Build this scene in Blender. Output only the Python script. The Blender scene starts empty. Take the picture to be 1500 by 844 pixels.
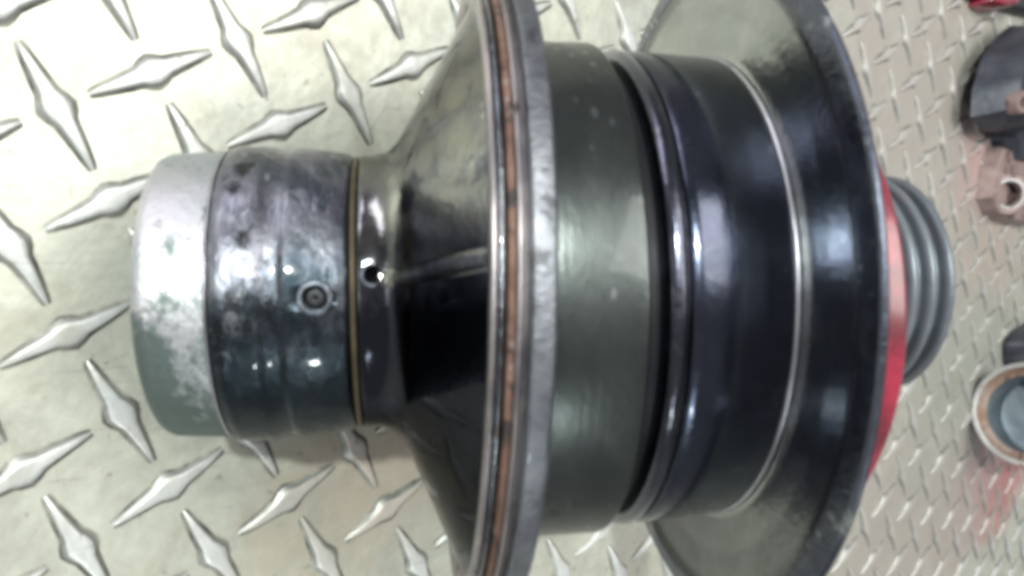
import bpy, bmesh, math, random
import numpy as np
from mathutils import Matrix, Vector

random.seed(7)
SC = bpy.context.scene
COL = SC.collection

# ------------------------------------------------------------------ camera
F_PX = 1112.0                       # focal length in pixels of the 1500 px wide photograph
PITCH = 0.022                       # spacing of the raised lugs of the tread plate, metres


def rodrigues(r):
    t = np.linalg.norm(r)
    k = r / t
    K = np.array([[0, -k[2], k[1]], [k[2], 0, -k[0]], [-k[1], k[0], 0]])
    return np.eye(3) + math.sin(t) * K + (1 - math.cos(t)) * K @ K


R_PL = rodrigues(np.array([2.41083237e-01, -6.30795202e-01, -4.74500030e-01]))
T_PL = np.array([-3.77484315, -2.26767154, 7.97677039])
D = np.diag([1.0, -1.0, -1.0])
R_WC = D @ R_PL @ D                 # world -> camera (Blender axes)
T_WC = D @ T_PL * PITCH
CAM_POS = -R_WC.T @ T_WC
cam_mat = Matrix(np.vstack([np.c_[R_WC.T, CAM_POS], [0, 0, 0, 1]]).tolist())

cam_data = bpy.data.cameras.new("camera")
cam = bpy.data.objects.new("camera", cam_data)
COL.objects.link(cam)
cam.matrix_world = cam_mat
cam_data.sensor_width = 36.0
cam_data.lens = 36.0 * F_PX / 1500.0
cam_data.clip_start = 0.005
cam_data.clip_end = 50.0
cam_data.dof.use_dof = True
cam_data.dof.focus_distance = 0.215
cam_data.dof.aperture_fstop = 20.0
SC.camera = cam
SC.cycles.filter_width = 4.6
SC.cycles.max_bounces = 8


def cam_to_world(p):
    """point in photo camera axes (x right, y down, z forward; metres) -> world"""
    q = R_WC.T @ (D @ np.array(p, float)) + CAM_POS
    return Vector(q.tolist())


def cam_dir(p):
    return Vector((R_WC.T @ (D @ np.array(p, float))).tolist()).normalized()


def on_plate(px, py, z=0.0):
    d = R_WC.T @ (D @ np.array([(px - 750) / F_PX, (py - 422) / F_PX, 1.0]))
    t = (z - CAM_POS[2]) / d[2]
    return Vector((CAM_POS + t * d).tolist())


# ------------------------------------------------------------------ light
world = bpy.data.worlds.new("World")
SC.world = world
world.use_nodes = True
bg = world.node_tree.nodes["Background"]
bg.inputs["Color"].default_value = (0.93, 0.95, 0.96, 1)
bg.inputs["Strength"].default_value = 0.34


def area_light(name, direction, dist, size, power, color, size_y=None):
    """a lamp of the workshop, 'direction' seen from the hub"""
    ld = bpy.data.lights.new(name, "AREA")
    ld.shape = "RECTANGLE" if size_y else "DISK"
    ld.size = size
    if size_y:
        ld.size_y = size_y
    ld.energy = power
    ld.color = color
    o = bpy.data.objects.new(name, ld)
    COL.objects.link(o)
    c = cam_to_world((0, 0, 0.165))
    d = cam_dir(direction)
    o.location = c + d * dist
    o.rotation_euler = (-d).to_track_quat("-Z", "Y").to_euler()
    return o


# the bright doorway behind the photographer, a window above the picture, a soft light from the left and the bulb overhead
area_light("door_light", (0.72, -0.27, -0.68), 2.2, 1.5, 39, (1.0, 0.99, 0.93), 1.3)
area_light("upper_window_light", (-0.7, -1.3, -0.50), 2.4, 1.5, 30, (0.90, 0.90, 1.0), 1.2)
area_light("left_soft_light", (-1.3, -0.1, -0.9), 2.4, 1.0, 8, (0.93, 1.0, 0.95), 1.0)
area_light("ceiling_bulb", (0.02, -0.30, -1.0), 1.5, 0.06, 26.0, (0.93, 1.0, 0.93))
area_light("work_lamp", (0.12, 1.05, -0.75), 1.3, 0.07, 3.0, (0.90, 1.0, 0.95))

SC.view_settings.view_transform = "Standard"
SC.view_settings.look = "None"
SC.view_settings.exposure = 0.0
SC.view_settings.gamma = 1.0
SC.view_settings.use_curve_mapping = False


# ------------------------------------------------------------------ helpers
def new_mat(name):
    m = bpy.data.materials.new(name)
    m.use_nodes = True
    return m, m.node_tree.nodes, m.node_tree.links, m.node_tree.nodes["Principled BSDF"]


def setp(n, **kw):
    for k, v in kw.items():
        n.inputs[k].default_value = v


def noise(nt, coord, scale, detail=4, rough=0.55, dist=0.0):
    n = nt.nodes.new("ShaderNodeTexNoise")
    n.inputs["Scale"].default_value = scale
    n.inputs["Detail"].default_value = detail
    n.inputs["Roughness"].default_value = rough
    n.inputs["Distortion"].default_value = dist
    nt.links.new(coord, n.inputs["Vector"])
    return n.outputs["Fac"]


def ramp(nt, fac, stops):
    r = nt.nodes.new("ShaderNodeValToRGB")
    cr = r.color_ramp
    while len(cr.elements) < len(stops):
        cr.elements.new(0.5)
    for e, (p, c) in zip(cr.elements, stops):
        e.position = p
        e.color = (*c, 1) if len(c) == 3 else (c[0], c[0], c[0], 1)
    nt.links.new(fac, r.inputs["Fac"])
    return r.outputs["Color"]


def mix(nt, fac, a, b, mode="MIX"):
    m = nt.nodes.new("ShaderNodeMix")
    m.data_type = "RGBA"
    m.blend_type = mode
    for sock, v in ((m.inputs[0], fac), (m.inputs[6], a), (m.inputs[7], b)):
        if isinstance(v, (int, float)):
            sock.default_value = v
        elif isinstance(v, tuple):
            sock.default_value = (*v, 1)
        else:
            nt.links.new(v, sock)
    return m.outputs[2]


def math_node(nt, op, a, b=0.0, clamp=False):
    m = nt.nodes.new("ShaderNodeMath")
    m.operation = op
    m.use_clamp = clamp
    for i, v in enumerate((a, b)):
        if isinstance(v, (int, float)):
            m.inputs[i].default_value = v
        else:
            nt.links.new(v, m.inputs[i])
    return m.outputs[0]


def coord_of(nt, scale=(1, 1, 1), kind="Object"):
    tc = nt.nodes.new("ShaderNodeTexCoord")
    mp = nt.nodes.new("ShaderNodeMapping")
    mp.inputs["Scale"].default_value = scale
    nt.links.new(tc.outputs[kind], mp.inputs["Vector"])
    return mp.outputs["Vector"]


def bump(nt, height, strength, distance, normal_to):
    b = nt.nodes.new("ShaderNodeBump")
    b.inputs["Strength"].default_value = strength
    b.inputs["Distance"].default_value = distance
    nt.links.new(height, b.inputs["Height"])
    nt.links.new(b.outputs["Normal"], normal_to)


def worn_metal(name, c_main, c_alt, c_spot=None, rough=(0.25, 0.5), metallic=1.0, blotch=9.0,
               spot_scale=30.0, spot_cut=0.66, turn=0.0, grain=0.15, blend=(0.38, 0.62), edge=1.0, coat=0.0, stretch=(1, 1, 1), stain_shade=None, specks=0.0, chips=0.0):
    """coordinates are in object units (1 = 165 mm), x along the turning axis"""
    m, N, L, P = new_mat(name)
    nt = m.node_tree
    co = coord_of(nt, tuple(s / U for s in stretch))
    b1 = noise(nt, co, blotch, 6, 0.62, 0.6)
    f = ramp(nt, b1, [(blend[0], (0.0,)), (blend[1], (1.0,))])
    col = mix(nt, f, c_main, c_alt)
    if c_spot:
        s = noise(nt, co, spot_scale, 5, 0.7, 0.3)
        sf = ramp(nt, s, [(spot_cut, (0.0,)), (min(spot_cut + 0.06, 1), (1.0,))])
        col = mix(nt, sf, col, c_spot)
    if chips:
        # small hard-edged scuffs down to other metal
        cn = noise(nt, co, 34, 7, 0.75, 1.2)
        cw = ramp(nt, noise(nt, co, 7.5, 3, 0.5), [(0.45, (0.0,)), (0.6, (chips,))])
        cf = math_node(nt, "MULTIPLY", ramp(nt, cn, [(0.555, (0.0,)), (0.60, (1.0,))]), cw)
        col = mix(nt, cf, col, (0.30, 0.31, 0.33))
    if specks:
        # splashes and dried drops, gathered in patches
        vo = nt.nodes.new("ShaderNodeTexVoronoi")
        vo.inputs["Scale"].default_value = 55
        L.new(co, vo.inputs["Vector"])
        dist = math_node(nt, "ADD", vo.outputs["Distance"], math_node(nt, "MULTIPLY", noise(nt, co, 60, 3), 0.25))
        dot = ramp(nt, dist, [(0.28, (1.0,)), (0.36, (0.0,))])
        where = ramp(nt, noise(nt, co, 6.5, 4, 0.6), [(0.53, (0.0,)), (0.62, (specks,))])
        col = mix(nt, math_node(nt, "MULTIPLY", dot, where), col, (0.42, 0.44, 0.46))
    if stain_shade:
        # ragged lower darkening, real staining and dark reflections put into the colour: (colour, height, softness, raggedness, amount)
        sc, sy, soft, rag, amt = stain_shade
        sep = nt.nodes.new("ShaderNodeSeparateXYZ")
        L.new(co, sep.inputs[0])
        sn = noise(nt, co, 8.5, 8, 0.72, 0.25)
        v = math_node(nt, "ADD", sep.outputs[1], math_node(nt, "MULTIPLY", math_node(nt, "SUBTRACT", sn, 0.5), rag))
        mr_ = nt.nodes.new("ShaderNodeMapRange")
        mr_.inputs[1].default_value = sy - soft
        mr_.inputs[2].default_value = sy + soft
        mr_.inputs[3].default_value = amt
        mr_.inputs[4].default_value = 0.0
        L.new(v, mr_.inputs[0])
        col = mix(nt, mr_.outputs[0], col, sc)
    L.new(col, P.inputs["Base Color"])
    P.inputs["Metallic"].default_value = metallic
    rn = noise(nt, co, blotch * 2.3, 5, 0.65)
    rr = nt.nodes.new("ShaderNodeMapRange")
    rr.inputs[1].default_value = 0.3
    rr.inputs[2].default_value = 0.7
    rr.inputs[3].default_value = rough[0]
    rr.inputs[4].default_value = rough[1]
    L.new(rn, rr.inputs[0])
    L.new(rr.outputs[0], P.inputs["Roughness"])
    P.inputs["Coat Weight"].default_value = coat
    P.inputs["Specular Tint"].default_value = (edge, edge, edge, 1)
    P.inputs["Coat Roughness"].default_value = 0.07
    h = noise(nt, co, 120, 4, 0.6)
    if turn:
        ct = coord_of(nt, (1 / U, 0.02 / U, 0.02 / U))
        t = noise(nt, ct, 160, 3, 0.7)
        h = math_node(nt, "ADD", math_node(nt, "MULTIPLY", h, grain), math_node(nt, "MULTIPLY", t, turn))
    else:
        h = math_node(nt, "MULTIPLY", h, grain)
    bump(nt, h, 0.5, 0.0006, P.inputs["Normal"])
    return m


def mesh_obj(name, verts, faces, mats, parent=None, smooth=True, fmat=None):
    me = bpy.data.meshes.new(name)
    me.from_pydata(verts, [], faces)
    for m in (mats if isinstance(mats, (list, tuple)) else [mats]):
        me.materials.append(m)
    if fmat:
        me.polygons.foreach_set("material_index", fmat)
    me.polygons.foreach_set("use_smooth", [smooth] * len(me.polygons))
    me.update()
    o = bpy.data.objects.new(name, me)
    COL.objects.link(o)
    if parent:
        o.parent = parent
    return o


def empty(name, loc=(0, 0, 0)):
    o = bpy.data.objects.new(name, None)
    o.empty_display_size = 0.02
    COL.objects.link(o)
    o.location = loc
    return o


def tag(o, label=None, cat=None, group=None, kind=None):
    for k, v in (("label", label), ("category", cat), ("group", group), ("kind", kind)):
        if v:
            o[k] = v
    return o


def rounded(profile, rad=0.0015, seg=3):
    """round every inner corner of an (s, r) polyline"""
    out = [profile[0]]
    for a, b, c in zip(profile, profile[1:], profile[2:]):
        a, b, c = np.array(a[:2]), np.array(b[:2]), np.array(c[:2])
        la, lc = np.linalg.norm(a - b), np.linalg.norm(c - b)
        q = min(rad, la * 0.45, lc * 0.45)
        if q < 1e-6:
            out.append(tuple(b))
            continue
        p0, p1 = b + (a - b) / la * q, b + (c - b) / lc * q
        for i in range(seg + 1):
            t = i / seg
            out.append(tuple((1 - t) ** 2 * p0 + 2 * t * (1 - t) * b + t * t * p1))
    out.append(profile[-1])
    return out


def lathe(name, profile, mat, parent, n=192, rad=0.0018, wob=0.0, off=(0, 0), closed=False, bend=0.0):
    """profile: (s, r) in object units, turned about the local x axis"""
    pr = rounded(profile, rad) if rad else profile
    verts, faces = [], []
    for s, r in pr:
        for k in range(n):
            a = 2 * math.pi * k / n
            rr = r * (1 + wob * (math.sin(a * 3 + s * 40) + 0.6 * math.sin(a * 7 + 1 + s * 90) + 0.4 * math.sin(a * 17 + s * 200)))
            w_ = min(max((r - 0.19) / 0.15, 0.0), 1.0)
            sb = s + bend * rr * math.cos(a) * w_ * w_ * (3 - 2 * w_)   # the flange is knocked slightly out of true
            verts.append((sb * U, (rr * math.cos(a) + off[0]) * U, (rr * math.sin(a) + off[1]) * U))
    m = len(pr)
    for i in range(m - 1 + (1 if closed else 0)):
        j = (i + 1) % m
        for k in range(n):
            k2 = (k + 1) % n
            faces.append((i * n + k, j * n + k, j * n + k2, i * n + k2))
    o = mesh_obj(name, verts, faces, mat, parent)
    bm = bmesh.new()
    bm.from_mesh(o.data)
    bmesh.ops.recalc_face_normals(bm, faces=bm.faces)
    for e in bm.edges:
        if len(e.link_faces) == 2 and e.calc_face_angle() > math.radians(50):
            e.smooth = False
    bm.to_mesh(o.data)
    bm.free()
    return o


# ------------------------------------------------------------------ where the hub lies
YAW, PIT, Y0 = math.radians(8.5), -0.018, 0.001
AX = np.array([math.cos(YAW) * math.cos(PIT), math.sin(PIT), math.sin(YAW) * math.cos(PIT)])
P0 = np.array([0.0, Y0, 1.0])
N_PL = R_PL[:, 2]
C_PL = N_PL @ T_PL
R_RIM = 0.385
S_RIM = -0.040
low = N_PL @ (P0 + S_RIM * AX) + R_RIM * math.sqrt(1 - (N_PL @ AX) ** 2)
U = PITCH * C_PL / low + 0.0        # metres per object unit: the rim just touches the plate

e1 = np.cross(AX, [0, 0, 1.0]); e1 /= np.linalg.norm(e1)      # image up / down
e2 = np.cross(AX, e1)                                         # towards / away from the camera
# local y axis -> towards image top, local z axis -> towards the camera
yl = -e1 if e1[1] > 0 else e1
zl = np.cross(AX, yl)
HUB = Matrix.Identity(4)
for c_i, v in enumerate((AX, yl, zl)):
    w = R_WC.T @ (D @ v)
    for r_i in range(3):
        HUB[r_i][c_i] = w[r_i]
loc = cam_to_world(P0 * U)
for r_i in range(3):
    HUB[r_i][3] = loc[r_i]
TOWARD = 1.0 if (zl[2] < 0) else -1.0


def hub_angle(px, py, s, r):
    """local angle of the point of ring (s, r) nearest to pixel (px, py) on the visible side"""
    best = None
    for k in range(720):
        a = 2 * math.pi * k / 720
        p = P0 + s * AX + r * (math.cos(a) * yl + math.sin(a) * zl)
        if (P0 + s * AX)[2] < p[2]:
            continue
        u, v = 750 + F_PX * p[0] / p[2], 422 + F_PX * p[1] / p[2]
        d = (u - px) ** 2 + (v - py) ** 2
        if best is None or d < best[0]:
            best = (d, a)
    return best[1]


# ------------------------------------------------------------------ tread plate
def plate_material(name, lug=False):
    m, N, L, P = new_mat(name)
    nt = m.node_tree
    tc = nt.nodes.new("ShaderNodeNewGeometry")
    mp = nt.nodes.new("ShaderNodeMapping")
    mp.inputs["Scale"].default_value = (1 / PITCH,) * 3
    L.new(tc.outputs["Position"], mp.inputs["Vector"])
    co = mp.outputs["Vector"]
    big = noise(nt, co, 0.35, 4, 0.6, 0.4)
    base = ramp(nt, big, [(0.3, (0.57, 0.56, 0.47)), (0.5, (0.61, 0.615, 0.54)), (0.7, (0.53, 0.55, 0.50))])
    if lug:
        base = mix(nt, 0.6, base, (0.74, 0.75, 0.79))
    fine = noise(nt, co, 9, 6, 0.7)
    base = mix(nt, 0.5, base, ramp(nt, fine, [(0.25, (0.66,)), (0.75, (1.0,))]), "MULTIPLY")
    # little dark specks and brownish smears of old grease
    sp = noise(nt, co, 5.5, 3, 0.5)
    base = mix(nt, ramp(nt, sp, [(0.66, (0.0,)), (0.72, (0.6,))]), base, (0.20, 0.18, 0.15))
    sm = noise(nt, co, 1.3, 5, 0.65, 0.8)
    base = mix(nt, ramp(nt, sm, [(0.52, (0.0,)), (0.72, (0.55,))]), base, (0.40, 0.37, 0.30))

    for ang, cut_, amt in ((0.5, 0.66, 0.5), (1.9, 0.67, 0.45), (2.7, 0.68, 0.5)):
        rm = nt.nodes.new("ShaderNodeMapping")
        rm.vector_type = "POINT"
        rm.inputs["Rotation"].default_value = (0, 0, ang)
        sm_ = nt.nodes.new("ShaderNodeMapping")
        sm_.inputs["Scale"].default_value = (0.5, 14, 1)
        L.new(co, rm.inputs["Vector"])
        L.new(rm.outputs["Vector"], sm_.inputs["Vector"])
        sc_ = noise(nt, sm_.outputs["Vector"], 1.0, 3, 0.6, 0.3)
        base = mix(nt, ramp(nt, sc_, [(cut_, (0.0,)), (cut_ + 0.03, (amt,))]), base, (0.33, 0.32, 0.29))
    dirt = noise(nt, co, 0.8, 7, 0.72, 1.0)
    base = mix(nt, ramp(nt, dirt, [(0.47, (0.0,)), (0.68, (0.6,))]), base, (0.34, 0.33, 0.29))

    def blob(cx, cy, rx, ry, colour, lo, hi, amount, nscale=1.6):
        """stains and broad tints with a ragged outline on the metal"""
        nonlocal base
        c = on_plate(cx, cy)
        sep = nt.nodes.new("ShaderNodeSeparateXYZ")
        L.new(tc.outputs["Position"], sep.inputs[0])
        dx = math_node(nt, "DIVIDE", math_node(nt, "SUBTRACT", sep.outputs[0], c.x), rx * PITCH)
        dy = math_node(nt, "DIVIDE", math_node(nt, "SUBTRACT", sep.outputs[1], c.y), ry * PITCH)
        d = math_node(nt, "SQRT", math_node(nt, "ADD", math_node(nt, "MULTIPLY", dx, dx), math_node(nt, "MULTIPLY", dy, dy)))
        d = math_node(nt, "ADD", d, math_node(nt, "MULTIPLY", math_node(nt, "SUBTRACT", noise(nt, co, nscale, 5, 0.6), 0.5), 1.3))
        f = math_node(nt, "MULTIPLY", ramp(nt, d, [(lo, (1.0,)), (hi, (0.0,))]), amount)
        base = mix(nt, f, base, colour)

    blob(1470, 685, 3.4, 2.2, (0.50, 0.06, 0.08), 0.3, 1.0, 0.85)
    blob(1430, 690, 4.0, 2.5, (0.55, 0.22, 0.30), 0.3, 1.0, 0.45)
    blob(1450, 350, 4.5, 4.0, (0.60, 0.36, 0.34), 0.2, 1.0, 0.55)
    blob(1428, 235, 2.2, 2.2, (0.60, 0.20, 0.25), 0.2, 1.0, 0.45)
    blob(1320, 160, 9.0, 6.0, (0.47, 0.41, 0.385), 0.3, 1.1, 0.75, 0.6)  # two broad pinkish-brown tints, upper and lower right of the plate
    blob(1320, 780, 9.0, 6.0, (0.45, 0.395, 0.365), 0.3, 1.1, 0.75, 0.6)
    blob(565, 690, 2.2, 1.6, (0.62, 0.46, 0.34), 0.2, 1.0, 0.45)
    blob(1440, 500, 6.0, 6.0, (0.36, 0.39, 0.35), 0.2, 1.0, 0.6, 0.6)
    L.new(base, P.inputs["Base Color"])
    P.inputs["Metallic"].default_value = 0.35 if lug else 0.5
    rr = nt.nodes.new("ShaderNodeMapRange")
    rr.inputs[3].default_value = 0.34 if not lug else 0.32
    rr.inputs[4].default_value = 0.56 if not lug else 0.46
    L.new(noise(nt, co, 2.4, 5, 0.65), rr.inputs[0])
    L.new(rr.outputs[0], P.inputs["Roughness"])
    hh = math_node(nt, "ADD", noise(nt, co, 2.2, 3, 0.5), math_node(nt, "MULTIPLY", noise(nt, co, 30, 4, 0.6), 0.08))
    bump(nt, hh, 0.35, 0.0012, P.inputs["Normal"])
    return m


M_PLATE = plate_material("aluminium_tread_plate")
M_LUG = plate_material("polished_lug_aluminium", True)
mg, N_, L_, P_ = new_mat("grime_and_shade")  # shade at the lug foot put into the colour, with some grime
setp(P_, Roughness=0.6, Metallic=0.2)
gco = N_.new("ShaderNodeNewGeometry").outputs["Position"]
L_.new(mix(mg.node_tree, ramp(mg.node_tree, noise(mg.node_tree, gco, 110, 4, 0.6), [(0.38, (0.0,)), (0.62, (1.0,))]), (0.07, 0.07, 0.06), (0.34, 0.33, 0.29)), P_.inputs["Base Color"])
M_GRIME_SHADE = mg
mf, N_, L_, P_ = new_mat("shaded_lug_flank")  # dark surroundings mirrored in the steep flanks, put into their colour
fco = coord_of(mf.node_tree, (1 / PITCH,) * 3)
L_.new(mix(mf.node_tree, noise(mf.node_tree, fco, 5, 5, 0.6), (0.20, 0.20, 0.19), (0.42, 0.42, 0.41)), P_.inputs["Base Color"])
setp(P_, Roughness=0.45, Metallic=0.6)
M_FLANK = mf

IR = range(-26, 70)
JR = range(-34, 44)


def w_of(i, j):
    return (i * PITCH, -j * PITCH)


x0, y0 = w_of(IR[0] - 1, JR[-1] + 1)
x1, y1 = w_of(IR[-1] + 1, JR[0] - 1)
verts, faces = [], []
nx, ny = 60, 50
for b in range(ny + 1):
    for a in range(nx + 1):
        verts.append((x0 + (x1 - x0) * a / nx, y0 + (y1 - y0) * b / ny, 0.0))
for b in range(ny):
    for a in range(nx):
        q = b * (nx + 1) + a
        faces.append((q, q + 1, q + nx + 2, q + nx + 1))
k0 = len(verts)
verts += [(x0, y0, -0.004), (x1, y0, -0.004), (x1, y1, -0.004), (x0, y1, -0.004)]
faces.append((k0 + 3, k0 + 2, k0 + 1, k0))
c00, c10, c11, c01 = 0, nx, (ny + 1) * (nx + 1) - 1, ny * (nx + 1)
faces += [(k0, k0 + 1, c10, c00), (k0 + 1, k0 + 2, c11, c10), (k0 + 2, k0 + 3, c01, c11), (k0 + 3, k0, c00, c01)]
floor = mesh_obj("floor", verts, faces, M_PLATE, smooth=False)
floor["kind"] = "structure"


def lug_geometry(seed=0):
    """one raised lug: a long pointed lozenge with a small swelling at its middle"""
    rnd = random.Random(seed)
    hl = 0.665 + rnd.uniform(-0.012, 0.012)
    ts = [-1, -0.9, -0.7, -0.45, -0.24, -0.13, 0, 0.13, 0.24, 0.45, 0.7, 0.9, 1]
    V, Fc, fm = [], [], []
    skew = rnd.uniform(-0.012, 0.012)
    for t in ts:
        a = abs(t)
        w = 0.016 + 0.098 * (1 - a) ** 0.9 + 0.050 * math.exp(-(t / 0.16) ** 4)
        h = 0.070 * (1 - a ** 5) + 0.003
        yy = skew * math.sin(t * 3)
        # grime and shade skirt, foot, shoulder, top, shoulder, foot, skirt
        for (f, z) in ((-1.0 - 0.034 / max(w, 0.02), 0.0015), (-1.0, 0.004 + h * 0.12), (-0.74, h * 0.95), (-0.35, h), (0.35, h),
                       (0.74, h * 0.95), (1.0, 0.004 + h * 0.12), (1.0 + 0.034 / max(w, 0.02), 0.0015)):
            V.append((t * hl, yy + f * w, z))
    n = 8
    for i in range(len(ts) - 1):
        for k in range(n - 1):
            Fc.append((i * n + k, i * n + n + k, i * n + n + k + 1, i * n + k + 1))
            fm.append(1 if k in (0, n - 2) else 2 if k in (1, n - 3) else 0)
    return V, Fc, fm


protos = []
for sd in range(6):
    V, Fc, fm = lug_geometry(sd)
    me = bpy.data.meshes.new("raised_lug")
    me.from_pydata([tuple(c * PITCH for c in v) for v in V], [], Fc)
    me.materials.append(M_LUG)
    me.materials.append(M_GRIME_SHADE)
    me.materials.append(M_FLANK)
    me.polygons.foreach_set("material_index", fm)
    me.polygons.foreach_set("use_smooth", [True] * len(me.polygons))
    bm = bmesh.new(); bm.from_mesh(me)
    bmesh.ops.recalc_face_normals(bm, faces=bm.faces)
    if sum(f.normal.z for f in bm.faces) < 0:
        bmesh.ops.reverse_faces(bm, faces=bm.faces)
    bm.to_mesh(me); bm.free()
    protos.append((me, V, Fc, fm))


def project(p):
    q = D @ (R_WC @ (np.array(p) - CAM_POS))
    return 750 + F_PX * q[0] / q[2], 422 + F_PX * q[1] / q[2], q[2]


def hidden_by_hub(u, v):
    return (300 < u < 520 and 240 < v < 610) or (640 < u < 700 and 60 < v < 790) or (560 < u < 700 and 270 < v < 600) or \
        (700 < u < 800 and -200 < v < 1000) or (800 <= u < 900 and 100 < v < 760) or (900 <= u < 1180 and 30 < v < 815) or \
        (1180 <= u < 1240 and 110 < v < 740) or (1240 <= u < 1290 and 200 < v < 640) or (1290 <= u < 1390 and 350 < v < 480)


cells = []
for i in IR:
    for j in JR:
        x, y = w_of(i, j)
        u, v, z = project((x, y, 0))
        seen = z > 0.02 and -110 < u < 1560 and -110 < v < 950 and not hidden_by_hub(u, v)
        cells.append((0 if seen else 1, z, i, j, x, y))
cells.sort()
single = [c for c in cells[:300] if c[0] == 0]
rest = cells[len(single):]
print("lugs as parts", len(single), "of seen", sum(1 for c in cells if c[0] == 0))


def lug_angle(i, j):
    return 0.0 if (i + j) % 2 == 0 else math.pi / 2


for n_, (s_, z_, i, j, x, y) in enumerate(single):
    me = protos[(i * 7 + j * 3) % 6][0]
    o = bpy.data.objects.new("raised_lug", me)
    o.location = (x, y, 0)
    o.rotation_euler = (0, 0, lug_angle(i, j) + random.uniform(-0.03, 0.03))
    COL.objects.link(o)
    o.parent = floor
V2, F2, fm2 = [], [], []
for (s_, z_, i, j, x, y) in rest:
    _, V, Fc, fm = protos[(i * 7 + j * 3) % 6]
    k = len(V2)
    a = lug_angle(i, j)
    ca, sa = math.cos(a), math.sin(a)
    V2 += [(x + PITCH * (ca * p[0] - sa * p[1]), y + PITCH * (sa * p[0] + ca * p[1]), p[2] * PITCH) for p in V]
    F2 += [tuple(k + q for q in f) for f in Fc]
    fm2 += fm
ro = mesh_obj("raised_lugs_far", V2, F2, [M_LUG, M_GRIME_SHADE, M_FLANK], floor, True, fm2)
ro["kind"] = "stuff"
ro.name = "lug_field"

# ------------------------------------------------------------------ the machined hub
hub = empty("flanged_hub")
hub.matrix_world = HUB
tag(hub, "large dark machined steel hub with flared flange, drum and wide disc lying on tread plate", "machine part")

M_SLEEVE = worn_metal("bright_sleeve_steel", (0.56, 0.53, 0.565), (0.43, 0.45, 0.47), (0.20, 0.22, 0.23), (0.42, 0.6), blotch=8, spot_scale=18, spot_cut=0.60, turn=0.10, grain=0.8, edge=0.8, chips=0.9, stain_shade=((0.11, 0.155, 0.145), -0.070, 0.040, 1.15, 0.85))
M_SHAFT = worn_metal("stained_shaded_shaft_steel", (0.075, 0.085, 0.11), (0.21, 0.21, 0.25), (0.035, 0.035, 0.04), (0.22, 0.5), blotch=12, spot_scale=18, spot_cut=0.56, turn=0.12, grain=1.0, stretch=(1, 0.5, 0.5), blend=(0.44, 0.56), edge=0.6, coat=0.35, specks=0.8, chips=0.7, stain_shade=((0.014, 0.024, 0.030), 0.015, 0.04, 0.42, 0.9))  # lower side darkened in the colour for the dark surroundings it mirrors
M_CONE = worn_metal("polished_cone_steel", (0.27, 0.265, 0.235), (0.18, 0.18, 0.20), (0.10, 0.10, 0.125), (0.04, 0.17), blotch=9, spot_scale=15, spot_cut=0.54, grain=0.25, edge=0.32, coat=0.2, specks=0.9, chips=0.35, stain_shade=((0.026, 0.027, 0.040), 0.035, 0.05, 0.36, 0.95))  # dark mirrored lower half put into the colour, ragged like an oil film
M_RIM = worn_metal("ground_rim_steel", (0.23, 0.235, 0.26), (0.15, 0.155, 0.18), (0.10, 0.10, 0.11), (0.38, 0.6), blotch=16, spot_scale=30, spot_cut=0.57, turn=0.15, grain=0.8, coat=0.15, chips=0.5)
M_LIP = worn_metal("bright_lip_steel", (0.40, 0.36, 0.37), (0.24, 0.22, 0.24), (0.12, 0.09, 0.09), (0.3, 0.5), blotch=14, spot_scale=30, spot_cut=0.6)
M_DARKGRV = worn_metal("dark_oily_groove_steel", (0.20, 0.22, 0.24), (0.08, 0.085, 0.10), (0.16, 0.10, 0.08), (0.12, 0.3), blotch=16, spot_scale=30, spot_cut=0.60, grain=1.0, coat=0.8)
M_RUST = worn_metal("rust_band", (0.11, 0.055, 0.04), (0.20, 0.115, 0.09), (0.04, 0.03, 0.03), (0.4, 0.7), metallic=0.35, blotch=22, spot_scale=30, spot_cut=0.52, grain=1.5, specks=0.6)
M_DRUM = worn_metal("satin_drum_steel", (0.060, 0.069, 0.068), (0.092, 0.100, 0.099), (0.04, 0.045, 0.05), (0.28, 0.38), blotch=7, spot_scale=16, spot_cut=0.62, turn=0.10, grain=0.2, coat=0.4, edge=0.6, specks=0.4, chips=0.10, stretch=(1, 0.5, 0.5))
M_BLACK = worn_metal("black_groove", (0.012, 0.012, 0.015), (0.02, 0.02, 0.025), None, (0.35, 0.5), metallic=0.5)
M_RIDGE = worn_metal("blued_ridge_steel", (0.075, 0.078, 0.105), (0.045, 0.047, 0.06), (0.18, 0.18, 0.21), (0.14, 0.28), blotch=15, spot_scale=30, spot_cut=0.64, grain=0.3, coat=0.4, chips=0.2)
M_DRUM2 = worn_metal("black_polished_drum", (0.038, 0.046, 0.068), (0.060, 0.064, 0.098), (0.12, 0.13, 0.16), (0.13, 0.30), blotch=7, spot_scale=18, spot_cut=0.64, turn=0.05, grain=0.2, coat=0.35, edge=0.7, specks=0.6, chips=0.10)
M_DISC = worn_metal("dark_disc_steel", (0.33, 0.35, 0.34), (0.42, 0.43, 0.43), (0.46, 0.48, 0.50), (0.10, 0.26), blotch=8, spot_scale=18, spot_cut=0.62, turn=0.08, grain=0.4, edge=0.6, specks=1.0)
M_EDGE = worn_metal("worn_bright_edge", (0.55, 0.53, 0.58), (0.30, 0.30, 0.34), None, (0.25, 0.4), blotch=8)
M_DISCRIM = worn_metal("disc_bevel_steel", (0.12, 0.13, 0.165), (0.07, 0.075, 0.10), (0.28, 0.30, 0.31), (0.25, 0.45), blotch=12, spot_scale=18, spot_cut=0.60, grain=0.7, specks=0.9)

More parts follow.
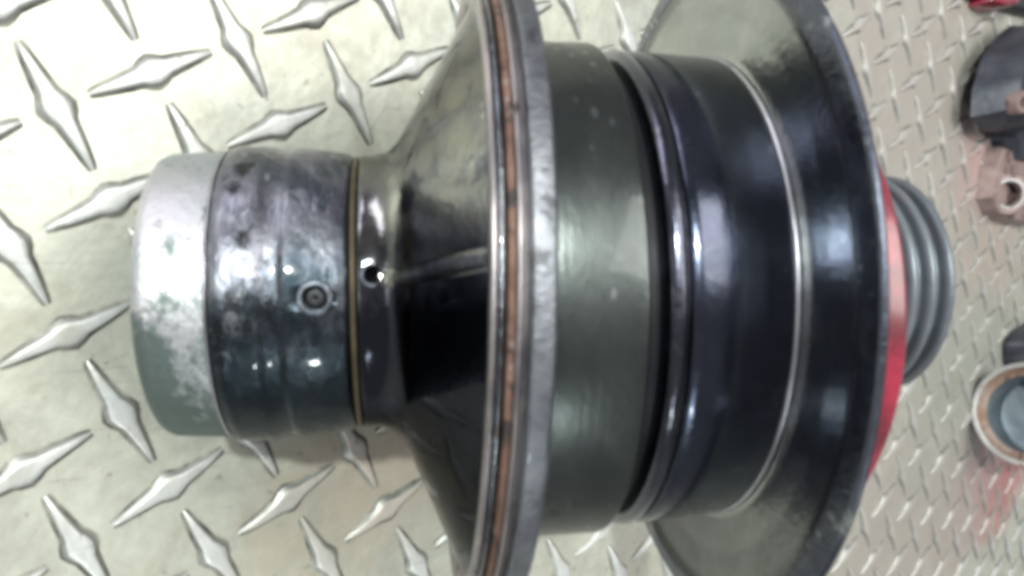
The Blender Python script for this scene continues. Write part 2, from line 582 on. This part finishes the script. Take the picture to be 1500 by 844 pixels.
mr, N_, L_, P_ = new_mat("red_painted_ring")
co = coord_of(mr.node_tree, (1 / U,) * 3)
L_.new(mix(mr.node_tree, ramp(mr.node_tree, noise(mr.node_tree, co, 16, 7, 0.7), [(0.42, (0,)), (0.6, (1,))]), (0.30, 0.020, 0.045), (0.12, 0.010, 0.020)), P_.inputs["Base Color"])
setp(P_, Roughness=0.30)
P_.inputs["Coat Weight"].default_value = 0.8
P_.inputs["Coat Roughness"].default_value = 0.15
M_RED = mr
M_RUBBER = worn_metal("grey_ribbed_rubber", (0.17, 0.19, 0.22), (0.12, 0.135, 0.155), (0.20, 0.15, 0.155), (0.32, 0.5), metallic=0.4, blotch=6, spot_scale=20, spot_cut=0.60)

M_PLUG = worn_metal("dull_plug_steel", (0.14, 0.15, 0.18), (0.07, 0.08, 0.10), (0.04, 0.035, 0.035), (0.35, 0.55), blotch=22, spot_scale=40, spot_cut=0.55, grain=1.0)
BORE = 0.105
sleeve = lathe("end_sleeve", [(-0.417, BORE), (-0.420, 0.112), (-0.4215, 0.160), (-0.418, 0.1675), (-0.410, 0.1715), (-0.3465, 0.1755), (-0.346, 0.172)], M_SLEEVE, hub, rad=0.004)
lathe("bore", [(-0.421, 0.1045), (-0.30, 0.1045), (-0.30, 0.002)], M_BLACK, hub, n=96, rad=0)
lathe("sleeve_edge", [(-0.3463, 0.171), (-0.3462, 0.1770), (-0.3435, 0.1780), (-0.3425, 0.171)], M_EDGE, hub, rad=0.0008)
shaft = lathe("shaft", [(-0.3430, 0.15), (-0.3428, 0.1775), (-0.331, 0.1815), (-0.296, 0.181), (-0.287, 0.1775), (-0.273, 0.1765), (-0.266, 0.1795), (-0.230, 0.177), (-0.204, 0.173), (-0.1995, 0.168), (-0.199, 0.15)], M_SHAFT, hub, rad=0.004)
lathe("seam_ring", [(-0.1995, 0.155), (-0.1993, 0.1690), (-0.1960, 0.1705), (-0.193, 0.1690), (-0.1928, 0.155)], worn_metal("brown_seam", (0.055, 0.042, 0.026), (0.10, 0.075, 0.045), (0.03, 0.02, 0.015), (0.45, 0.7), metallic=0.4, blotch=20, grain=0.8), hub, rad=0.001, wob=0.003)
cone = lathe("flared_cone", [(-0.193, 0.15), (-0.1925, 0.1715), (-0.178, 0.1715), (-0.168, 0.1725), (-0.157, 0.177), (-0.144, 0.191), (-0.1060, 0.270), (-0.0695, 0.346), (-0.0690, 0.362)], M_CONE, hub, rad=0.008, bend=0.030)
lathe("flange_lip", [(-0.0693, 0.348), (-0.0725, 0.353), (-0.0740, 0.370), (-0.0725, 0.3750), (-0.0690, 0.3755), (-0.0685, 0.36)], M_LIP, hub, rad=0.0015, bend=0.030)
lathe("flange_groove", [(-0.0688, 0.355), (-0.0687, 0.3660), (-0.0665, 0.3695), (-0.0635, 0.3705), (-0.0605, 0.3690), (-0.0590, 0.3655), (-0.0588, 0.355)], M_DARKGRV, hub, rad=0.0012, wob=0.0005, bend=0.030)
lathe("rust_ring", [(-0.0590, 0.355), (-0.0588, 0.3730), (-0.055, 0.3745), (-0.0522, 0.3740), (-0.0520, 0.355)], M_RUST, hub, rad=0.001, wob=0.0012, bend=0.030)
lathe("flange_bead", [(-0.0522, 0.355), (-0.0521, 0.3785), (-0.0500, 0.3805), (-0.0475, 0.3795), (-0.0465, 0.3735), (-0.0412, 0.3730), (-0.0411, 0.355)], M_LIP, hub, rad=0.001, wob=0.0003, bend=0.030)
lathe("flange_rim", [(-0.0413, 0.355), (-0.0412, 0.3815), (-0.0395, 0.3848), (-0.0220, 0.3850), (-0.0185, 0.3815), (-0.018, 0.29)], M_RIM, hub, rad=0.002, bend=0.030)
lathe("drum", [(-0.0182, 0.25), (-0.0181, 0.3110), (0.0820, 0.3112), (0.0855, 0.3085), (0.0858, 0.25)], M_DRUM, hub, rad=0.0025)
lathe("drum_groove", [(0.0856, 0.285), (0.0857, 0.3060), (0.087, 0.290), (0.1020, 0.288), (0.1022, 0.25)], M_BLACK, hub, rad=0.001)
lathe("ridge_ring", [(0.1020, 0.25), (0.1022, 0.2900), (0.107, 0.3010), (0.115, 0.3050), (0.1230, 0.3035), (0.1240, 0.2990), (0.1290, 0.2985), (0.1292, 0.25)], M_RIDGE, hub, rad=0.004)
lathe("polished_drum", [(0.1290, 0.25), (0.1291, 0.3005), (0.138, 0.3030), (0.2355, 0.2975), (0.2356, 0.25)], M_DRUM2, hub, rad=0.003)
lathe("drum_edge", [(0.2354, 0.25), (0.2355, 0.2976), (0.2378, 0.2996), (0.2400, 0.2994), (0.2412, 0.2960), (0.2414, 0.25)], M_EDGE, hub, rad=0.0009)
lathe("wide_disc", [(0.2412, 0.25), (0.2413, 0.2955), (0.2445, 0.303), (0.2455, 0.345), (0.2415, 0.386), (0.2360, 0.3970)], M_DISC, hub, n=256, rad=0.006)
lathe("disc_bevel", [(0.2360, 0.3971), (0.2352, 0.4010), (0.2358, 0.4090), (0.2375, 0.4250), (0.2405, 0.4285), (0.2455, 0.4270), (0.2510, 0.4050), (0.2650, 0.33), (0.2790, 0.30), (0.2790, 0.14)], M_DISCRIM, hub, n=256, rad=0.003)
red = lathe("red_ring", [(0.2792, 0.13), (0.2793, 0.296), (0.284, 0.3), (0.3510, 0.3), (0.3550, 0.297), (0.3560, 0.13)], M_RED, hub, rad=0.002, off=(-0.024, 0.0))
prof = [(0.3562, 0.10), (0.3563, 0.145)]
rb = 0.3590
while rb < 0.515:
    prof += [(rb, 0.1330), (rb + 0.0085, 0.1325), (rb + 0.0095, 0.1445), (rb + 0.014, 0.1490), (rb + 0.0185, 0.1485), (rb + 0.0235, 0.1430), (rb + 0.0240, 0.134)]
    rb += 0.0250
prof += [(0.5345, 0.130), (0.537, 0.12), (0.538, 0.07), (0.533, 0.055), (0.50, 0.055), (0.50, 0.001)]
lathe("ribbed_boss", prof, M_RUBBER, hub, rad=0.0025)


def cut(o, s, r, a, rad, depth, cone_r=None):
    """drill a radial hole into a turned part"""
    bm = bmesh.new()
    mtx = Matrix.Rotation(a, 4, "X") @ Matrix.Translation((s * U, (r - depth / 2 + 0.02) * U, 0)) @ Matrix.Rotation(math.radians(-90), 4, "X")
    bmesh.ops.create_cone(bm, cap_ends=True, segments=40, radius1=rad * U, radius2=(cone_r or rad) * U, depth=(depth + 0.04) * U, matrix=mtx)
    me = bpy.data.meshes.new("drill"); bm.to_mesh(me); bm.free()
    me.materials.append(M_BLACK)
    c = bpy.data.objects.new("drill", me)
    COL.objects.link(c)
    c.parent = hub
    bpy.context.view_layer.update()
    md = o.modifiers.new("drill", "BOOLEAN")
    md.operation = "DIFFERENCE"; md.object = c; md.solver = "EXACT"
    bpy.context.view_layer.update()
    dg = bpy.context.evaluated_depsgraph_get()
    nm = bpy.data.meshes.new_from_object(o.evaluated_get(dg))
    o.modifiers.clear()
    o.data = nm
    bpy.data.objects.remove(c)


def radial_ring(name, s, r, a, r_in, r_out, h, mat, lift=0.0):
    """small turned ring standing on a turned surface, axis radial"""
    pr = [(r_in, -0.006), (r_in, h * 0.6), ((r_in * 2 + r_out) / 3, h), ((r_in + r_out * 2) / 3, h), (r_out, h * 0.4), (r_out + 0.001, -0.006)]
    V, Fc = [], []
    n = 40
    for (q, z) in pr:
        for k in range(n):
            t = 2 * math.pi * k / n
            # follow the curve of the shaft
            dz = q * math.sin(t)
            rr = math.sqrt(max(r * r - dz * dz, 0)) + z + lift
            V.append(((s + q * math.cos(t)) * U, rr * U, dz * U))
    for i in range(len(pr) - 1):
        for k in range(n):
            k2 = (k + 1) % n
            Fc.append((i * n + k, i * n + k2, i * n + n + k2, i * n + n + k))
    o = mesh_obj(name, V, Fc, mat, hub)
    o.rotation_euler = (a, 0, 0)
    return o


bpy.context.view_layer.update()
a_hole = hub_angle(547, 402, -0.174, 0.172)
try:
    cut(cone, -0.1745, 0.1715, a_hole, 0.0100, 0.06)
except Exception as ex:
    print("cut failed", ex)
radial_ring("hole_rim", -0.1745, 0.1715, a_hole, 0.0101, 0.0135, 0.0006, M_PLUG)
a_plug = hub_angle(460, 438, -0.2347, 0.178)
try:
    cut(shaft, -0.2345, 0.178, a_plug, 0.0125, 0.012)
except Exception as ex:
    print("cut failed", ex)
radial_ring("plug_rim", -0.2345, 0.1776, a_plug, 0.0127, 0.0195, 0.0010, M_PLUG)
radial_ring("plug_head", -0.2345, 0.1700, a_plug, 0.0004, 0.0108, 0.0006, M_BLACK)



def streak_on_cone():  # low ridge added in place of the light streak mirrored on the cone
    V, Fc = [], []
    ss = [(-0.165, 0.1725), (-0.157, 0.177), (-0.144, 0.191), (-0.125, 0.2305), (-0.1060, 0.270), (-0.088, 0.308), (-0.0700, 0.345)]
    n = 9
    for i, (q, r) in enumerate(ss):
        w = 0.011
        for k in range(n):
            t = math.pi * k / (n - 1)
            lift = 0.0038 * math.sin(t) - 0.0012
            V.append(((q - lift * 0.9) * U, (r + lift * 0.45) * U, w * math.cos(t) * U))
    for i in range(len(ss) - 1):
        for k in range(n - 1):
            Fc.append((i * n + k, i * n + k + 1, i * n + n + k + 1, i * n + n + k))
    Fc.append(tuple(range(n)))
    o = mesh_obj("added_streak_ridge", V, Fc, M_CONE, hub)
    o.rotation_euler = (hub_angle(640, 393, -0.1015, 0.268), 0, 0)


streak_on_cone()

# ------------------------------------------------------------------ things behind on the right
M_CAST = worn_metal("oily_cast_iron", (0.03, 0.034, 0.046), (0.07, 0.07, 0.088), (0.13, 0.09, 0.09), (0.3, 0.55), metallic=0.5, blotch=7, spot_scale=10, spot_cut=0.62, grain=1.2)
M_CASTR = worn_metal("rusty_cast_iron", (0.22, 0.15, 0.145), (0.32, 0.235, 0.225), (0.07, 0.05, 0.05), (0.35, 0.65), metallic=0.3, blotch=9, spot_scale=14, spot_cut=0.56, grain=1.5, specks=0.5)
M_PIPE = worn_metal("weathered_pipe_steel", (0.50, 0.49, 0.51), (0.38, 0.36, 0.35), (0.26, 0.17, 0.13), (0.4, 0.6), metallic=0.6, blotch=10, spot_scale=12, spot_cut=0.60, grain=1.0)
M_PIPEIN = worn_metal("pipe_inside", (0.22, 0.26, 0.30), (0.12, 0.15, 0.18), (0.14, 0.11, 0.10), (0.4, 0.6), metallic=0.5, blotch=8, spot_scale=12, spot_cut=0.6, grain=1.0)
M_PIPERUST = worn_metal("pipe_rust_step", (0.24, 0.14, 0.10), (0.32, 0.26, 0.23), (0.12, 0.07, 0.05), (0.5, 0.8), metallic=0.3, blotch=12, spot_scale=16, spot_cut=0.58, grain=1.2)


def casting(name, outline, z_top, mat, parent=None, taper=0.86, amp=0.0012, seed=1, z_bot=0.0):
    """irregular lump of cast metal: outline in plate coordinates at its widest, domed top"""
    pts = [Vector((p[0], p[1])) for p in outline]
    dense = []
    n = len(pts)
    for i in range(n):
        p0, p1, p2, p3 = pts[i - 1], pts[i], pts[(i + 1) % n], pts[(i + 2) % n]
        for k in range(6):
            t = k / 6
            dense.append(0.5 * ((2 * p1) + (p2 - p0) * t + (2 * p0 - 5 * p1 + 4 * p2 - p3) * t * t + (3 * p1 - p0 - 3 * p2 + p3) * t ** 3))
    c = sum(dense, Vector((0, 0))) / len(dense)
    levels = [(0.0, 0.97), (0.10, 1.0), (0.45, 0.99), (0.75, 0.96), (0.92, 0.90), (1.0, 0.80), (1.03, 0.5), (1.0, 0.2), (0.99, 0.02)]
    rnd = random.Random(seed)
    ph = [rnd.uniform(0, 6) for _ in range(6)]
    V, Fc = [], []
    m = len(dense)
    for (h, sc) in levels:
        for k, p in enumerate(dense):
            q = c + (p - c) * sc * (1 - (1 - taper) * h)
            w = amp * (math.sin(k * 0.7 + ph[0] + h * 5) + math.sin(k * 1.9 + ph[1] - h * 9) * 0.6 + math.sin(k * 4.1 + ph[2]) * 0.3)
            d = (p - c).normalized()
            V.append((q.x + d.x * w, q.y + d.y * w, z_bot + (z_top - z_bot) * h + w * 0.6 * (1 if h > 0.3 else 0)))
    for i in range(len(levels) - 1):
        for k in range(m):
            k2 = (k + 1) % m
            Fc.append((i * m + k, i * m + k2, i * m + m + k2, i * m + m + k))
    Fc.append(tuple(reversed(range(m))))
    Fc.append(tuple((len(levels) - 1) * m + k for k in range(m)))
    return mesh_obj(name, V, Fc, mat, parent)


def px_outline(pts, z):
    return [on_plate(x, y, z).to_2d() for x, y in pts]


def tube_between(name, prof, origin, axis, mat, parent, n=72, wob=0.0):
    """turned part: prof (along axis, radius) in metres"""
    q = axis.normalized().to_track_quat("X", "Z").to_matrix()
    V, Fc = [], []
    for s, r in prof:
        for k in range(n):
            a = 2 * math.pi * k / n
            rr = r * (1 + wob * (math.sin(3 * a + 1) + 0.5 * math.sin(8 * a + s * 300)))
            V.append(tuple(origin + q @ Vector((s, rr * math.cos(a), rr * math.sin(a)))))
    for i in range(len(prof) - 1):
        for k in range(n):
            k2 = (k + 1) % n
            Fc.append((i * n + k, i * n + n + k, i * n + n + k2, i * n + k2))
    o = mesh_obj(name, V, Fc, mat, None)
    bm = bmesh.new(); bm.from_mesh(o.data); bmesh.ops.recalc_face_normals(bm, faces=bm.faces)
    for e in bm.edges:
        if len(e.link_faces) == 2 and e.calc_face_angle() > math.radians(40):
            e.smooth = False
    bm.to_mesh(o.data); bm.free()
    if parent:
        o.parent = parent
        o.matrix_parent_inverse = parent.matrix_world.inverted()
    return o


def px_size(p, pix):
    """metres that 'pix' photo pixels cover at world point p"""
    return pix * project(tuple(p))[2] / F_PX


# housing at the upper right: stepped dark body, web, rusty foot and drilled ear
def block(name, pts, z_ref, z0, z1, mat, parent, taper=0.93, bev=0.0012, amp=0.0002, seed=1):
    """cast block with firm corners: straight sides, chamfered top"""
    P2 = px_outline(pts, z1 * 0.8)
    rnd = random.Random(seed)
    dense = []
    for i in range(len(P2)):
        p, q = P2[i], P2[(i + 1) % len(P2)]
        for k in range(4):
            dense.append(p.lerp(q, k / 4) + Vector((rnd.uniform(-amp, amp), rnd.uniform(-amp, amp))))
    c = sum(dense, Vector((0, 0))) / len(dense)
    V, Fc = [], []
    m = len(dense)
    hh = z1 - z0
    rings = [(z0, 1.0), (z0 + hh * 0.5, 1 - (1 - taper) * 0.5), (z1 - bev, taper), (z1, taper * 0.955), (z1 - bev * 0.3, taper * 0.5), (z1 - bev * 0.3, 0.02)]
    for (z, sc) in rings:
        for p in dense:
            q = c + (p - c) * sc
            V.append((q.x, q.y, z + rnd.uniform(-amp, amp) * (z > z0)))
    for i in range(len(rings) - 1):
        for k in range(m):
            k2 = (k + 1) % m
            Fc.append((i * m + k, i * m + k2, i * m + m + k2, i * m + m + k))
    Fc.append(tuple(reversed(range(m))))
    Fc.append(tuple((len(rings) - 1) * m + k for k in range(m)))
    o = mesh_obj(name, V, Fc, mat, None)
    bm = bmesh.new(); bm.from_mesh(o.data); bmesh.ops.recalc_face_normals(bm, faces=bm.faces)
    for e in bm.edges:
        if len(e.link_faces) == 2 and e.calc_face_angle() > math.radians(33):
            e.smooth = False
    bm.to_mesh(o.data); bm.free()
    return adopt(o, parent) if parent else o


def adopt(o, p):
    o.parent = p
    o.matrix_parent_inverse = p.matrix_world.inverted()
    return o


housing = empty("cast_housing", tuple(on_plate(1500, 200)))
bpy.context.view_layer.update()
tag(housing, "dark oily cast iron housing with a drilled rusty ear at upper right of tread plate", "casting")
block("housing_base", [(1484, 92), (1466, 130), (1458, 184), (1470, 200), (1560, 206), (1640, 150), (1600, 60), (1500, 40)], 0.008, 0.0, 0.012, M_CAST, housing, seed=3)
block("housing_body", [(1500, 46), (1478, 80), (1465, 128), (1462, 168), (1480, 190), (1560, 190), (1640, 120), (1600, 40), (1520, 30)], 0.022, 0.010, 0.030, M_CAST, housing, taper=0.86, bev=0.003, seed=4)
block("web", [(1485, 160), (1478, 200), (1484, 240), (1530, 250), (1560, 170)], 0.010, 0.0, 0.013, M_CAST, housing, taper=0.8, seed=6)
block("foot", [(1466, 214), (1454, 246), (1449, 290), (1458, 314), (1486, 328), (1540, 330), (1600, 290), (1600, 225), (1500, 214), (1476, 218)], 0.005, 0.0, 0.0095, M_CASTR, housing, taper=0.95, seed=5)
ec = on_plate(1477, 284, 0.0115)
ev = (Vector(CAM_POS.tolist()) - ec).normalized() * 0.75 + Vector((0, 0, 0.6))
er = px_size(ec, 29)
tube_between("ear", [(-0.012, er * 1.15), (-0.002, er * 1.12), (0.0005, er * 1.0), (0.001, er * 0.80), (0.0, er * 0.62), (-0.004, er * 0.58), (-0.012, er * 0.57), (-0.012, 0.0002)], ec, ev, M_CASTR, housing, wob=0.012)
tube_between("ear_bore", [(-0.0035, er * 0.575), (-0.010, er * 0.57), (-0.010, 0.0002)], ec, ev, M_BLACK, housing)
tube_between("ear_lip", [(0.0006, er * 0.82), (0.0016, er * 0.78), (0.0016, er * 0.66), (0.0006, er * 0.61)], ec, ev, M_PIPE, housing, wob=0.015)
bc = on_plate(1496, 150, 0.0305)
br = px_size(bc, 17)
tube_between("bolt_boss", [(-0.012, br * 1.1), (0.0, br), (0.0015, br * 0.9), (0.0015, br * 0.5), (0.0, br * 0.45), (-0.006, br * 0.42), (-0.006, 0.0002)], bc, Vector((-0.25, 0.0, 1)), M_CASTR, housing, wob=0.015)

# open pipe end, lower right
pipe = empty("pipe_fitting", tuple(on_plate(1500, 640)))
bpy.context.view_layer.update()
tag(pipe, "short weathered steel pipe with rusty open mouth beside red oil stains at right edge", "pipe")
pr_ = 0.0
pc = on_plate(1508, 607, 0.018)
pr_ = px_size(pc, 71)
pa = (Vector(CAM_POS.tolist()) - pc).normalized()
pa = (pa + cam_dir((-0.25, -0.05, 0)) * 0.55 + Vector((0, 0, 0.12))).normalized()
# keep the lowest point of the mouth on the plate
lowest = pc.z - pr_ * math.sqrt(max(0, 1 - pa.z ** 2))
print("pipe", pr_, "low", lowest)
pc += (Vector(CAM_POS.tolist()) - pc).normalized() * ((0.0002 - lowest) / ((Vector(CAM_POS.tolist()) - pc).normalized().z))
tube_between("pipe_wall", [(0.0, pr_ * 0.90), (0.0008, pr_ * 0.93), (0.0008, pr_ * 0.985), (-0.0006, pr_), (-0.010, pr_ * 1.0), (-0.012, pr_ * 0.95), (-0.035, pr_ * 0.92), (-0.036, pr_ * 0.6)], pc, pa, M_PIPE, pipe, wob=0.004)
tube_between("rust_step", [(0.0, pr_ * 0.90), (-0.0030, pr_ * 0.85), (-0.0045, pr_ * 0.80), (-0.0050, pr_ * 0.76)], pc, pa, M_PIPERUST, pipe, wob=0.006)
tube_between("pipe_bore", [(-0.0050, pr_ * 0.762), (-0.032, pr_ * 0.74), (-0.034, pr_ * 0.6), (-0.034, 0.0003)], pc, pa, M_PIPEIN, pipe)

# dark lump behind the pipe
lump = casting("iron_block", px_outline([(1494, 492), (1487, 520), (1500, 545), (1580, 545), (1600, 490), (1540, 470)], 0.008), 0.012, M_CAST, seed=9, amp=0.0005)
tag(lump, "dark iron block barely showing above the open steel pipe", "block")
# dark and red piece cut by the top edge
top = casting("red_bracket", px_outline([(1452, -8), (1446, 4), (1462, 13), (1484, 10), (1492, -6), (1475, -26)], 0.010), 0.014, M_RED, seed=11, amp=0.0003)
tag(top, "small glossy red piece cut off by the top edge near the right corner", "bracket")
bar = casting("iron_bar", px_outline([(1398, -14), (1412, -4), (1440, 2), (1500, 22), (1560, 30), (1560, -10), (1480, -40), (1420, -40)], 0.004), 0.007, M_CAST, seed=12, amp=0.0003)
tag(bar, "dark iron bar under the red piece at the top right corner", "bar")
